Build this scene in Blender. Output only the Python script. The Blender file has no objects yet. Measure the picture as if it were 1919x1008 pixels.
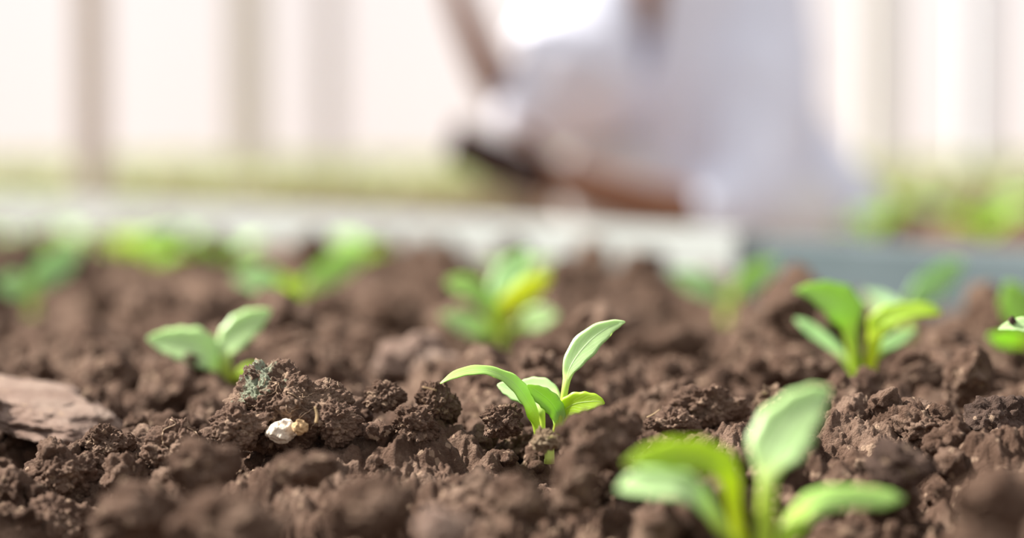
import bpy, bmesh, math, random
import numpy as np
from mathutils import Vector, Matrix
C = bpy.context.scene.collection
PI = math.pi
# ------------------------------------------------------------------ camera, world, sun, exposure
W, H_PX, LENS = 1919, 1008, 85.0
F = W * LENS / 36.0
CAM_H = 0.1225
PITCH = math.atan(238 / F)
cam_d = bpy.data.cameras.new('camera'); cam = bpy.data.objects.new('camera', cam_d); C.objects.link(cam)
cam.location = (0, 0, CAM_H); cam.rotation_euler = (PI / 2 - PITCH, 0, 0)
cam_d.lens = LENS; cam_d.sensor_width = 36; cam_d.clip_start = 0.01; cam_d.clip_end = 100
cam_d.dof.use_dof = True; cam_d.dof.focus_distance = 1.03; cam_d.dof.aperture_fstop = 3.0
cam_d.dof.aperture_blades = 0
bpy.context.scene.camera = cam
wd = bpy.data.worlds.new('world'); bpy.context.scene.world = wd; wd.use_nodes = True
bg = wd.node_tree.nodes['Background']; bg.inputs[0].default_value = (1.0, 0.97, 0.97, 1); bg.inputs[1].default_value = .66
sl = bpy.data.lights.new('sun', 'SUN'); sl.energy = 10; sl.angle = math.radians(2.0); sl.color = (1, 0.93, 0.84)
sun = bpy.data.objects.new('sun', sl); C.objects.link(sun)
sun_from = Vector((-0.74, 0.12, 0.74)).normalized()
sun.rotation_euler = sun_from.to_track_quat('Z', 'Y').to_euler(); sun.location = (-2, 2, 4)
vs = bpy.context.scene.view_settings
vs.view_transform = 'Standard'; vs.look = 'None'; vs.exposure = 0.34; vs.gamma = 1; vs.use_curve_mapping = False

def P(px, py, Y):
    a = (px - 959.5) / F; b = -(py - 504) / F
    d = Vector((a, math.cos(PITCH) + b * math.sin(PITCH), -math.sin(PITCH) + b * math.cos(PITCH)))
    return Vector((0, 0, CAM_H)) + d * (Y / d.y)

# ------------------------------------------------------------------ helpers
def tag(o, label=None, cat=None, group=None, kind=None):
    if label: o['label'] = label
    if cat: o['category'] = cat
    if group: o['group'] = group
    if kind: o['kind'] = kind
    return o
def empty(name, loc, label, cat, group=None):
    o = bpy.data.objects.new(name, None); C.objects.link(o); o.location = loc; o.empty_display_size = 0.01
    return tag(o, label, cat, group)
def mesh_obj(name, v, f, mat, parent=None, smooth=True, uv=None, attr=None):
    """v: (n,3) array, f: (m,k) int array or list of lists"""
    me = bpy.data.meshes.new(name)
    v = np.asarray(v, dtype=np.float32)
    if isinstance(f, np.ndarray):
        k = f.shape[1]; m = f.shape[0]
        me.vertices.add(len(v)); me.vertices.foreach_set('co', v.ravel())
        me.loops.add(m * k); me.loops.foreach_set('vertex_index', f.astype(np.int32).ravel())
        me.polygons.add(m); me.polygons.foreach_set('loop_start', np.arange(0, m * k, k, dtype=np.int32))
        try: me.polygons.foreach_set('loop_total', np.full(m, k, dtype=np.int32))
        except Exception: pass
        me.update(calc_edges=True); me.validate()
    else:
        me.from_pydata([tuple(map(float, p)) for p in v], [], [tuple(map(int, q)) for q in f]); me.update()
    if uv is not None:
        ul = me.uv_layers.new(name='UVMap')
        li = np.empty(len(me.loops), dtype=np.int32); me.loops.foreach_get('vertex_index', li)
        ul.data.foreach_set('uv', np.asarray(uv, dtype=np.float32)[li].ravel())
    if smooth: me.polygons.foreach_set('use_smooth', np.ones(len(me.polygons), dtype=bool))
    me.materials.append(mat)
    o = bpy.data.objects.new(name, me); C.objects.link(o)
    if parent: o.parent = parent
    return o

# ---- vectorised noise
def _h(*a, s=0):
    n = np.full(a[0].shape, s * 374761393 + 12345, dtype=np.int64)
    for i, k in enumerate(a): n = (n ^ (k.astype(np.int64) * (73856093, 19349663, 83492791)[i])) & 0x7fffffff; n = (n * 1103515245 + 12345) & 0x7fffffff; n = n ^ (n >> 13)
    n = (n * 1274126177) & 0x7fffffff; n = n ^ (n >> 11); n = (n * 374761393) & 0x7fffffff
    return (n & 0xffffff) / float(0xffffff)
def vnoise3(p, s=0):
    i = np.floor(p); f = p - i; i = i.astype(np.int64); f = f * f * (3 - 2 * f); r = 0
    for dx in (0, 1):
        for dy in (0, 1):
            for dz in (0, 1):
                w = (f[:, 0] if dx else 1 - f[:, 0]) * (f[:, 1] if dy else 1 - f[:, 1]) * (f[:, 2] if dz else 1 - f[:, 2])
                r = r + w * _h(i[:, 0] + dx, i[:, 1] + dy, i[:, 2] + dz, s=s)
    return r * 2 - 1
def vnoise2(x, y, s=0):
    ix = np.floor(x); iy = np.floor(y); fx = x - ix; fy = y - iy; fx = fx * fx * (3 - 2 * fx); fy = fy * fy * (3 - 2 * fy); r = 0
    for dx in (0, 1):
        for dy in (0, 1):
            r = r + (fx if dx else 1 - fx) * (fy if dy else 1 - fy) * _h(ix + dx, iy + dy, s=s)
    return r * 2 - 1
def fbm2(x, y, n=3, s=0):
    r = 0; a = 1
    for k in range(n): r = r + a * vnoise2(x * 2.03 ** k, y * 2.03 ** k, s + k); a *= .5
    return r
def lumps2(x, y, s=0):      # rounded lumps, one per jittered cell, union of domes (0..1)
    ix = np.floor(x); iy = np.floor(y); r = np.full(x.shape, -1.0)
    for dx in (-1, 0, 1):
        for dy in (-1, 0, 1):
            cx = ix + dx; cy = iy + dy
            px = cx + _h(cx, cy, s=s); py = cy + _h(cx, cy, s=s + 1); a = .35 + .65 * _h(cx, cy, s=s + 2)
            d2 = (x - px) ** 2 + (y - py) ** 2
            r = np.maximum(r, a - d2 * (1.1 + .8 * (1 - a)))
    return r
def lumps3(p, s=0):
    i = np.floor(p); r = np.full(len(p), -1.0)
    for dx in (-1, 0, 1):
        for dy in (-1, 0, 1):
            for dz in (-1, 0, 1):
                c = i + np.array([dx, dy, dz])
                q = np.stack([c[:, k] + _h(c[:, 0], c[:, 1], c[:, 2], s=s + k) for k in range(3)], 1)
                a = .45 + .55 * _h(c[:, 0], c[:, 1], c[:, 2], s=s + 5)
                r = np.maximum(r, a - ((p - q) ** 2).sum(1) * 1.4)
    return r

# ------------------------------------------------------------------ materials
def newmat(name):
    m = bpy.data.materials.new(name); m.use_nodes = True
    nt = m.node_tree; return m, nt, nt.nodes['Principled BSDF']
def simple(name, col, rough=.6, bump=None, var=None, spec=.5):
    m, nt, b = newmat(name); b.inputs['Base Color'].default_value = (*col, 1); b.inputs['Roughness'].default_value = rough
    b.inputs['Specular IOR Level'].default_value = spec
    tc = nt.nodes.new('ShaderNodeTexCoord')
    if var:
        n = nt.nodes.new('ShaderNodeTexNoise'); n.inputs['Scale'].default_value = var[0]; n.inputs['Detail'].default_value = 4
        mx = nt.nodes.new('ShaderNodeMix'); mx.data_type = 'RGBA'; mx.inputs[6].default_value = (*col, 1); mx.inputs[7].default_value = (*var[1], 1)
        nt.links.new(tc.outputs['Object'], n.inputs['Vector']); nt.links.new(n.outputs['Fac'], mx.inputs[0]); nt.links.new(mx.outputs[2], b.inputs['Base Color'])
    if bump:
        n = nt.nodes.new('ShaderNodeTexNoise'); n.inputs['Scale'].default_value = bump[0]; n.inputs['Detail'].default_value = 5
        bp = nt.nodes.new('ShaderNodeBump'); bp.inputs['Strength'].default_value = 1; bp.inputs['Distance'].default_value = bump[1]
        nt.links.new(tc.outputs['Object'], n.inputs['Vector']); nt.links.new(n.outputs['Fac'], bp.inputs['Height']); nt.links.new(bp.outputs['Normal'], b.inputs['Normal'])
    return m
def soil_mat(name, dark, mid, light, moss=None, speck=True, fine=1.0):
    m, nt, b = newmat(name); N = nt.nodes.new; L = nt.links.new
    b.inputs['Roughness'].default_value = .85; b.inputs['Specular IOR Level'].default_value = .25
    tc = N('ShaderNodeTexCoord')
    n1 = N('ShaderNodeTexNoise'); n1.inputs['Scale'].default_value = 38; n1.inputs['Detail'].default_value = 8; n1.inputs['Roughness'].default_value = .68
    L(tc.outputs['Object'], n1.inputs['Vector'])
    cr = N('ShaderNodeValToRGB'); e = cr.color_ramp.elements
    e[0].position = .36; e[0].color = (*dark, 1); e[1].position = .64; e[1].color = (*light, 1)
    em = e.new(.5); em.color = (*mid, 1)
    L(n1.outputs['Fac'], cr.inputs['Fac']); col = cr.outputs['Color']
    if speck:
        v = N('ShaderNodeTexVoronoi'); v.inputs['Scale'].default_value = 420; L(tc.outputs['Object'], v.inputs['Vector'])
        sp = N('ShaderNodeSeparateColor'); L(v.outputs['Color'], sp.inputs['Color'])
        r2 = N('ShaderNodeMath'); r2.operation = 'GREATER_THAN'; r2.inputs[1].default_value = .955; L(sp.outputs[0], r2.inputs[0])
        r3 = N('ShaderNodeMath'); r3.operation = 'MULTIPLY'; r3.inputs[1].default_value = .6; L(r2.outputs[0], r3.inputs[0])
        mx = N('ShaderNodeMix'); mx.data_type = 'RGBA'; mx.inputs[7].default_value = (.42, .30, .21, 1)
        L(r3.outputs[0], mx.inputs[0]); L(col, mx.inputs[6]); col = mx.outputs[2]
    if moss:
        n3 = N('ShaderNodeTexNoise'); n3.inputs['Scale'].default_value = moss[1]; n3.inputs['Detail'].default_value = 7; n3.inputs['Roughness'].default_value = .7
        L(tc.outputs['Object'], n3.inputs['Vector'])
        # growth sits round one spot of the clod (object coordinates)
        vd = N('ShaderNodeVectorMath'); vd.operation = 'DISTANCE'; vd.inputs[1].default_value = moss[2]; L(tc.outputs['Object'], vd.inputs[0])
        mp = N('ShaderNodeMapRange'); mp.inputs[1].default_value = moss[3]; mp.inputs[2].default_value = 0; mp.inputs[3].default_value = -.25; mp.inputs[4].default_value = .16
        L(vd.outputs['Value'], mp.inputs[0])
        ad = N('ShaderNodeMath'); ad.operation = 'ADD'; L(n3.outputs['Fac'], ad.inputs[0]); L(mp.outputs[0], ad.inputs[1])
        m4 = N('ShaderNodeMapRange'); m4.inputs[1].default_value = .52; m4.inputs[2].default_value = .6; L(ad.outputs[0], m4.inputs[0])
        mx = N('ShaderNodeMix'); mx.data_type = 'RGBA'; mx.inputs[7].default_value = (*moss[0], 1)
        L(m4.outputs[0], mx.inputs[0]); L(col, mx.inputs[6]); col = mx.outputs[2]
    L(col, b.inputs['Base Color'])
    nb = N('ShaderNodeTexNoise'); nb.inputs['Scale'].default_value = 900; nb.inputs['Detail'].default_value = 4; nb.inputs['Roughness'].default_value = .65
    L(tc.outputs['Object'], nb.inputs['Vector'])
    bp = N('ShaderNodeBump'); bp.inputs['Strength'].default_value = .9; bp.inputs['Distance'].default_value = .0022 * fine
    L(nb.outputs['Fac'], bp.inputs['Height']); L(bp.outputs['Normal'], b.inputs['Normal'])
    return m
SD, SM, SLT = (.055, .028, .016), (.115, .068, .046), (.22, .148, .108)
M_SOIL = soil_mat('soil', SD, SM, SLT)
M_CLOD = soil_mat('clod_soil', (.085, .05, .034), (.15, .092, .065), (.25, .17, .122))
M_PALE = soil_mat('dry_crust_soil', (.21, .14, .11), (.29, .205, .165), (.36, .27, .22))
M_DARKSOIL = soil_mat('dark_soil', (.04, .024, .018), (.08, .05, .038), (.15, .1, .078))  # darkest of the soil tones, for the dark clods and crumb

def leaf_mat(name, top, trans, stalk, tfac=.42):
    m, nt, b = newmat(name); N = nt.nodes.new; L = nt.links.new
    uv = N('ShaderNodeUVMap'); sx = N('ShaderNodeSeparateXYZ'); L(uv.outputs['UV'], sx.inputs[0])
    # u across 0..1 (midrib at .5), v along 0..1 (below .0 = stalk handled by value < .3)
    ab = N('ShaderNodeMath'); ab.operation = 'SUBTRACT'; ab.inputs[1].default_value = .5; L(sx.outputs[0], ab.inputs[0])
    a2 = N('ShaderNodeMath'); a2.operation = 'ABSOLUTE'; L(ab.outputs[0], a2.inputs[0])
    mid = N('ShaderNodeMapRange'); mid.inputs[1].default_value = .035; mid.inputs[2].default_value = .01; L(a2.outputs[0], mid.inputs[0])
    # side veins: sin of (v*freq - |u|*k)
    m1 = N('ShaderNodeMath'); m1.operation = 'MULTIPLY'; m1.inputs[1].default_value = 70; L(sx.outputs[1], m1.inputs[0])
    m2 = N('ShaderNodeMath'); m2.operation = 'MULTIPLY_ADD'; m2.inputs[1].default_value = -46; L(a2.outputs[0], m2.inputs[0]); L(m1.outputs[0], m2.inputs[2])
    sn = N('ShaderNodeMath'); sn.operation = 'SINE'; L(m2.outputs[0], sn.inputs[0])
    vr = N('ShaderNodeMapRange'); vr.inputs[1].default_value = .93; vr.inputs[2].default_value = 1; vr.inputs[4].default_value = .35; L(sn.outputs[0], vr.inputs[0])
    mxv = N('ShaderNodeMath'); mxv.operation = 'MAXIMUM'; L(mid.outputs[0], mxv.inputs[0]); L(vr.outputs[0], mxv.inputs[1])
    vein = N('ShaderNodeMath'); vein.operation = 'MULTIPLY'; vein.inputs[1].default_value = .55; L(mxv.outputs[0], vein.inputs[0])
    tc = N('ShaderNodeTexCoord'); nz = N('ShaderNodeTexNoise'); nz.inputs['Scale'].default_value = 160; nz.inputs['Detail'].default_value = 3; L(tc.outputs['Object'], nz.inputs['Vector'])
    cv = N('ShaderNodeMix'); cv.data_type = 'RGBA'; cv.inputs[6].default_value = (*[c * .82 for c in top], 1); cv.inputs[7].default_value = (*[min(1, c * 1.16) for c in top], 1); L(nz.outputs['Fac'], cv.inputs[0])
    c1 = N('ShaderNodeMix'); c1.data_type = 'RGBA'; c1.inputs[7].default_value = (*[min(1, c * .5 + .3) for c in top], 1); L(vein.outputs[0], c1.inputs[0]); L(cv.outputs[2], c1.inputs[6])
    sr = N('ShaderNodeMapRange'); sr.inputs[1].default_value = .42; sr.inputs[2].default_value = .1; sr.interpolation_type = 'SMOOTHSTEP'; L(sx.outputs[1], sr.inputs[0])
    c2 = N('ShaderNodeMix'); c2.data_type = 'RGBA'; c2.inputs[7].default_value = (*stalk, 1); L(sr.outputs[0], c2.inputs[0]); L(c1.outputs[2], c2.inputs[6])
    L(c2.outputs[2], b.inputs['Base Color']); b.inputs['Roughness'].default_value = .42; b.inputs['Specular IOR Level'].default_value = .5
    tr = N('ShaderNodeBsdfTranslucent')
    c3 = N('ShaderNodeMix'); c3.data_type = 'RGBA'; c3.inputs[6].default_value = (*trans, 1); c3.inputs[7].default_value = (*[min(1, c * 1.1) for c in stalk], 1); L(sr.outputs[0], c3.inputs[0]); L(c3.outputs[2], tr.inputs['Color'])
    ms = N('ShaderNodeMixShader'); ms.inputs[0].default_value = tfac
    L(b.outputs[0], ms.inputs[1]); L(tr.outputs[0], ms.inputs[2]); L(ms.outputs[0], nt.nodes['Material Output'].inputs['Surface'])
    bp = N('ShaderNodeBump'); bp.inputs['Strength'].default_value = .5; bp.inputs['Distance'].default_value = .0003; bp.invert = True
    L(mxv.outputs[0], bp.inputs['Height']); L(bp.outputs['Normal'], b.inputs['Normal'])
    return m
M_LEAF = leaf_mat('leaf_green', (.48, .74, .22), (.55, .88, .04), (.5, .68, .07))
M_LEAF_PALE = leaf_mat('leaf_pale', (.60, .84, .42), (.55, .85, .15), (.55, .70, .10), .35)
M_LEAF_LIME = leaf_mat('leaf_lime', (.44, .66, .06), (.66, .84, .02), (.60, .70, .04), .52)
M_LEAF_COOL = leaf_mat('leaf_cool', (.46, .74, .34), (.48, .8, .2), (.42, .62, .10), .38)

M_LEAF_BACKLIT = leaf_mat('leaf_backlit_yellow', (.72, .82, .06), (.92, .98, .02), (.66, .78, .04), .5)  # yellow of light shining through is put into this leaf's colour
# ------------------------------------------------------------------ soil surface of the near bed
BX0, BS = 2.53, -1.46          # front face of the edging board: Y = BX0 + BS*X
bases = []                     # seedling bases on the near bed get loose, flatter soil
def soil_height(x, y, fine=True):
    wx = x + .006 * vnoise2(x * 60, y * 60, 7); wy = y + .006 * vnoise2(x * 60, y * 60, 9)
    h = -.010 + .009 * fbm2(x * 7, y * 7, 2, 1) - .012 * np.clip((1.02 - y) / .1, 0, 1) * np.clip((y - .6) / .2, 0, 1)
    h = h + .026 * lumps2(wx / .056, wy / .056, 11) - .011
    h = h + .010 * lumps2(wx / .024, wy / .024, 21) - .004
    if fine:
        wx = x + .0026 * vnoise2(x * 260, y * 260, 17) + .0005 * vnoise2(x * 700, y * 700, 27); wy = y + .0026 * vnoise2(x * 260, y * 260, 19) + .0005 * vnoise2(x * 700, y * 700, 29)
        h = h + .0035 * fbm2(x * 130, y * 130, 4, 61)
        h = h + .0050 * lumps2(wx / .0105, wy / .0105, 31) - .002
        h = h + .0022 * lumps2(wx / .0045, wy / .0045, 41) - .001
        h = h + .0014 * lumps2(wx / .0021, wy / .0021, 51)
    bd = (BX0 + BS * x - y) / 1.77
    h = h - .018 * np.exp(-(np.maximum(bd, 0) / .22) ** 2) * np.clip((x - .16) / .1, 0, 1)
    for (bx, by, r, d) in DIPS:
        h = h + d * np.exp(-((x - bx) ** 2 + (y - by) ** 2) / (2 * r * r))
    return h
def dip(px, py, Y, r, d):
    p = P(px, py, Y); return (p.x, Y, r, d)
DIPS = [dip(1020, 800, 1.0, .03, -.014), dip(1020, 800, 1.06, .045, -.008), dip(1430, 990, .80, .05, -.030), dip(1430, 990, .72, .05, -.02), dip(410, 700, 1.25, .035, .004), dip(1620, 690, 1.27, .04, -.010),
        dip(940, 610, 1.53, .07, -.022), dip(550, 550, 1.90, .09, -.022), dip(1350, 560, 1.80, .08, -.020), dip(1720, 560, 1.6, .07, -.020), dip(80, 560, 1.82, .09, -.018), dip(1850, 660, 1.25, .03, .015),
        dip(60, 700, 1.2, .06, -.010), dip(640, 700, 1.14, .04, -.010), dip(60, 550, 1.9, .1, -.01), dip(500, 950, .84, .05, -.012), dip(90, 930, .93, .04, -.032), dip(60, 930, .86, .045, -.02), dip(280, 930, .93, .03, -.012), dip(40, 850, 1.04, .03, -.015), dip(150, 950, .82, .05, -.014), dip(900, 1000, .76, .06, -.012)]
ys = []; y = .52
while y < 4.75:
    d = abs(y - 1.03) / y; ys.append(y); y += y * min(.006, .00075 * (1 + 14 * max(0, d - .06)))
ys = np.array(ys)
us = np.concatenate([np.linspace(-.75, -.24, 90, endpoint=False), np.linspace(-.24, .24, 1000), np.linspace(.24, .75, 91)[1:]])
U, YY = np.meshgrid(us, ys); X = U * YY
Z = soil_height(X.ravel(), YY.ravel()).reshape(X.shape)
v = np.stack([X.ravel(), YY.ravel(), Z.ravel()], 1)
nr, nc = X.shape; idx = np.arange(nr * nc).reshape(nr, nc)
f = np.stack([idx[:-1, :-1].ravel(), idx[:-1, 1:].ravel(), idx[1:, 1:].ravel(), idx[1:, :-1].ravel()], 1)
cx = X[:-1, :-1].ravel(); cy = YY[:-1, :-1].ravel()
f = f[cy < BX0 + BS * cx + .008]
used = np.zeros(len(v), bool); used[f.ravel()] = True; remap = np.cumsum(used) - 1
soil = mesh_obj('soil_bed', v[used], remap[f], M_SOIL)
tag(soil, 'crumbly brown soil filling the near planting bed in front of the edging', 'soil', kind='stuff')

# ------------------------------------------------------------------ clods
_ico = {}
def ico(sub):
    if sub not in _ico:
        bm = bmesh.new(); bmesh.ops.create_icosphere(bm, subdivisions=sub, radius=1)
        _ico[sub] = (np.array([q.co[:] for q in bm.verts]), np.array([[w.index for w in q.verts] for q in bm.faces])); bm.free()
    return _ico[sub]
def clod_shape(seed, sub, r, rough=1.0, angular=.5, sc=None):
    """unit-ish clod: chipped by random planes, then covered in crumbs whose size stays the same in metres"""
    d, fc = ico(sub); rs = np.random.RandomState(seed); p = d * (1 + .22 * vnoise3(d * 1.4 + seed * 3.1, seed))[:, None]
    for k in range(int(12 * angular)):
        n = rs.normal(size=3); n /= np.linalg.norm(n); lim = rs.uniform(.62, .92)
        t = p @ n; over = np.maximum(t - lim, 0); p = p - n * (over * .85)[:, None]
    p = p * (rs.uniform(.72, 1.15, 3) if sc is None else np.array(sc) / r)
    nrm = p / np.linalg.norm(p, axis=1)[:, None]; q = p * r
    q = q + nrm * (r * .13 * vnoise3(d * 3.3 + seed, seed + 5))[:, None]
    w = q + .0035 * np.stack([vnoise3(q * 150 + 9 * k, seed + k) +   .2 * vnoise3(q * 520 + 5 * k, seed + k) for k in range(3)], 1)
    q = q + nrm * (rough * min(.006, r * .32) * (lumps3(w / max(.010, r * .0 + min(.012, r * .8)), seed + 20) - .3))[:, None]
    if sub >= 4: q = q + nrm * (rough * min(.0026, r * .16) * (lumps3(w / min(.0048, r * .4), seed + 30) - .3))[:, None]
    if sub >= 5: q = q + nrm * (rough * .0017 * (lumps3(q / .0021, seed + 40) - .3))[:, None]
    if sub >= 6: q = q + nrm * (rough * .0009 * (lumps3(q / .00105, seed + 60) - .3))[:, None]
    return q, fc
def rot(rs, tilt=PI):
    a, b, c = rs.uniform(-tilt, tilt), rs.uniform(-tilt, tilt), rs.uniform(-PI, PI)
    return np.array((Matrix.Rotation(c, 3, 'Z') @ Matrix.Rotation(b, 3, 'Y') @ Matrix.Rotation(a, 3, 'X')))

# loose crumbs and small clods nobody could count: one object
rs = np.random.RandomState(4)
protos = {}
for k in range(7): protos[('s', k)] = clod_shape(100 + k, 3, .006, 1.0, .5)
for k in range(7): protos[('m', k)] = clod_shape(200 + k, 4, .013, 1.1, .6)
for k in range(6): protos[('M', k)] = clod_shape(250 + k, 5, .013, 1.25, .6)
for k in range(7): protos[('S', k)] = clod_shape(150 + k, 4, .006, 1.3, .5)
for k in range(4): protos[('t', k)] = clod_shape(400 + k, 2, .0025, .8, .5)
NAMED = []          # (x, y, r) kept clear, filled below before scattering
named_spec = [
 (452, 798, 1.015, 70, 44, 131, 6, 'clod', 'rough low clod leaning on the lower left flank of the large lichen-covered clod'),
 (632, 792, 1.02, 58, 42, 132, 6, 'clod', 'rough clod leaning on the right flank of the large lichen-covered clod'),
 # px, py, Y, rx, rz (px half sizes), seed, sub, material key, label
 (540, 770, 1.035, 142, 90, 31, 7, 'lichen', 'large in-focus brown clod with grey-green lichen on its upper left and fine roots'),
 (322, 848, 1.01, 78, 66, 12, 6, 'clod', 'rounded rough clod with a thin pale root curling over its top'),
 (128, 900, 1.0, 66, 66, 13, 6, 'clod', 'rough pointed clod below the pale slab, standing apart near the lower left corner'),
 (95, 985, .965, 75, 58, 34, 6, 'clod', 'fibrous clod at the bottom edge directly below the rough pointed clod'),
 (1330, 762, 1.075, 78, 44, 15, 6, 'clod', 'rounded grey-brown pitted clod behind the largest pale leaf'),
 (1262, 792, 1.055, 62, 30, 16, 6, 'clod', 'low crumbly clod leaning on the left side of a rounded pitted clod'),
 (1446, 752, 1.10, 38, 32, 17, 6, 'moss', 'small clod with yellow-green moss on its top'),
 (722, 742, 1.055, 44, 32, 18, 6, 'soil', 'dark crumbly clod just right of the large lichen-covered clod'),
 (820, 758, 1.05, 46, 52, 19, 6, 'soil', 'upright crumbly clod under the drooping tip of the long arching leaf'),
 (780, 800, 1.02, 50, 40, 20, 6, 'soil', 'crumbly clod left of the sharp seedling and below an upright crumbly clod'),
 (940, 790, 1.03, 42, 36, 21, 6, 'soil', 'small dark clod against the left stalks of the sharp seedling'),
 (1020, 825, .985, 30, 27, 22, 6, 'mossb', 'little beige clod at the foot of the sharp seedling'),
 (1122, 822, .93, 84, 68, 23, 5, 'soil', 'big blurred brown clod right of the foot of the sharp seedling'),
 (1075, 905, .88, 60, 60, 24, 5, 'soil', 'blurred clod below the big clod by the sharp seedling'),
 (785, 675, 1.33, 100, 48, 25, 5, 'pale', 'blurred pale brown clod behind the arching leaf of the sharp seedling'),
 (82, 655, 1.55, 92, 48, 26, 5, 'soil', 'big smooth blurred clod at the left edge behind the pale slab'),
 (745, 590, 1.66, 78, 42, 27, 5, 'soil', 'blurred clod left of the bright yellow-leaved seedling behind'),
 (612, 580, 1.72, 60, 36, 28, 5, 'soil', 'blurred clod in front of the far three-leaf seedling'),
 (385, 880, .90, 75, 62, 29, 5, 'soil', 'blurred brown clod just below and right of the clod with the curling root'),
 (258, 965, .86, 88, 70, 30, 5, 'soil', 'blurred brown clod between the fibrous clod and the largest bottom clod'),
 (430, 985, .80, 120, 72, 32, 5, 'soil', 'largest blurred clod along the bottom edge'),
 (690, 955, .82, 92, 72, 33, 5, 'soil', 'blurred rounded clod at the bottom edge below the white stone'),
 (835, 990, .78, 62, 45, 35, 5, 'pale', 'pale blurred clod touching the bottom edge'),
 (1580, 745, 1.13, 48, 48, 36, 5, 'soil', 'clod right of the tip of the largest pale leaf'),
 (1815, 705, 1.13, 52, 58, 37, 5, 'soil', 'tallest heaped clod near the right edge below the cut-off leaf'),
 (1870, 790, 1.03, 66, 52, 38, 5, 'dark', 'dark clod in front of the tallest heaped clod at the right edge'),
 (1720, 700, 1.2, 55, 45, 39, 5, 'soil', 'clod between the broad-leaved seedling and the tallest heaped clod'),
 (1500, 690, 1.22, 60, 34, 40, 5, 'soil', 'clod on the left side of the broad-leaved seedling stalks'),
 (1880, 955, .76, 110, 85, 41, 5, 'soil', 'huge blurred clod in the lower right corner'),
 (1690, 870, .9, 75, 50, 42, 5, 'dark', 'dark blurred clod right of the front seedling above its flat leaf'),
 (570, 880, .90, 66, 40, 43, 5, 'soil', 'blurred clod just below the white stone'),
 (200, 830, 1.02, 58, 40, 44, 6, 'soil', 'ridged clod under the edge of the pale slab'),
 (1120, 700, 1.24, 70, 34, 45, 5, 'soil', 'blurred clod behind the raised leaf of the sharp seedling'),
 (1250, 640, 1.42, 90, 34, 46, 5, 'soil', 'blurred ridge clod midway between the two sharpest plants behind'),
 (980, 930, .84, 52, 48, 47, 5, 'soil', 'blurred clod left of the pale lower leaf of the front seedling'),
 (560, 650, 1.36, 80, 30, 48, 5, 'soil', 'flat blurred clod rising behind the large lichen-covered clod'),
]
M_LICHEN = soil_mat('lichen_clod', (.09, .053, .036), (.16, .10, .07), (.27, .185, .13), moss=((.27, .31, .22), 150, (-.016, -.010, .012), .032))
M_MOSS = soil_mat('moss_clod', (.12, .075, .05), (.2, .135, .09), (.29, .2, .14), moss=((.22, .25, .04), 200, (-.002, -.004, .007), .009))
M_MOSSB = soil_mat('beige_clod', (.22, .15, .09), (.3, .22, .14), (.38, .3, .2), moss=((.3, .32, .06), 150, (.004, -.004, .004), .007))
mats = dict(lichen=M_LICHEN, clod=M_CLOD, moss=M_MOSS, mossb=M_MOSSB, soil=M_SOIL, pale=M_PALE, dark=M_DARKSOIL)
clods = {}
for i, (px, py, Y, rx, rz, seed, sub, mk, lab) in enumerate(named_spec):
    mpp = Y / F; p = P(px, py, Y); r = (rx + rz) / 2 * mpp
    q, fc = clod_shape(seed, sub, r, 1.1 if sub > 5 else 1.0, .55, (rx * mpp, r * .9, rz * mpp))
    ext = (q.max(0) - q.min(0)) / 2; q = q - (q.max(0) + q.min(0)) / 2
    q = q * (rx * mpp / ext[0] * .5 + rz * mpp / ext[2] * .5)
    o = mesh_obj('soil_clod', q, fc, mats[mk]); o.location = p
    tag(o, lab, 'soil clod', 'large clods on the near bed'); clods[seed] = o; NAMED.append((p.x, p.y, rx * mpp))
# pale crusted slab on the left
sv, sf = clod_shape(77, 6, .03, .5, .9)
sv = sv / np.abs(sv).max(0) * np.array([.045, .05, .012]) ; sv[:, 2] = np.where(sv[:, 2] > .006, .006 + (sv[:, 2] - .006) * .35, sv[:, 2])
slab = mesh_obj('soil_slab', sv, sf, M_PALE); slab.location = P(55, 768, 1.13); slab.rotation_euler = (.14, .12, .3)
tag(slab, 'flat pale greyish crust of dry soil lying at the left edge', 'soil clod')

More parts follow.
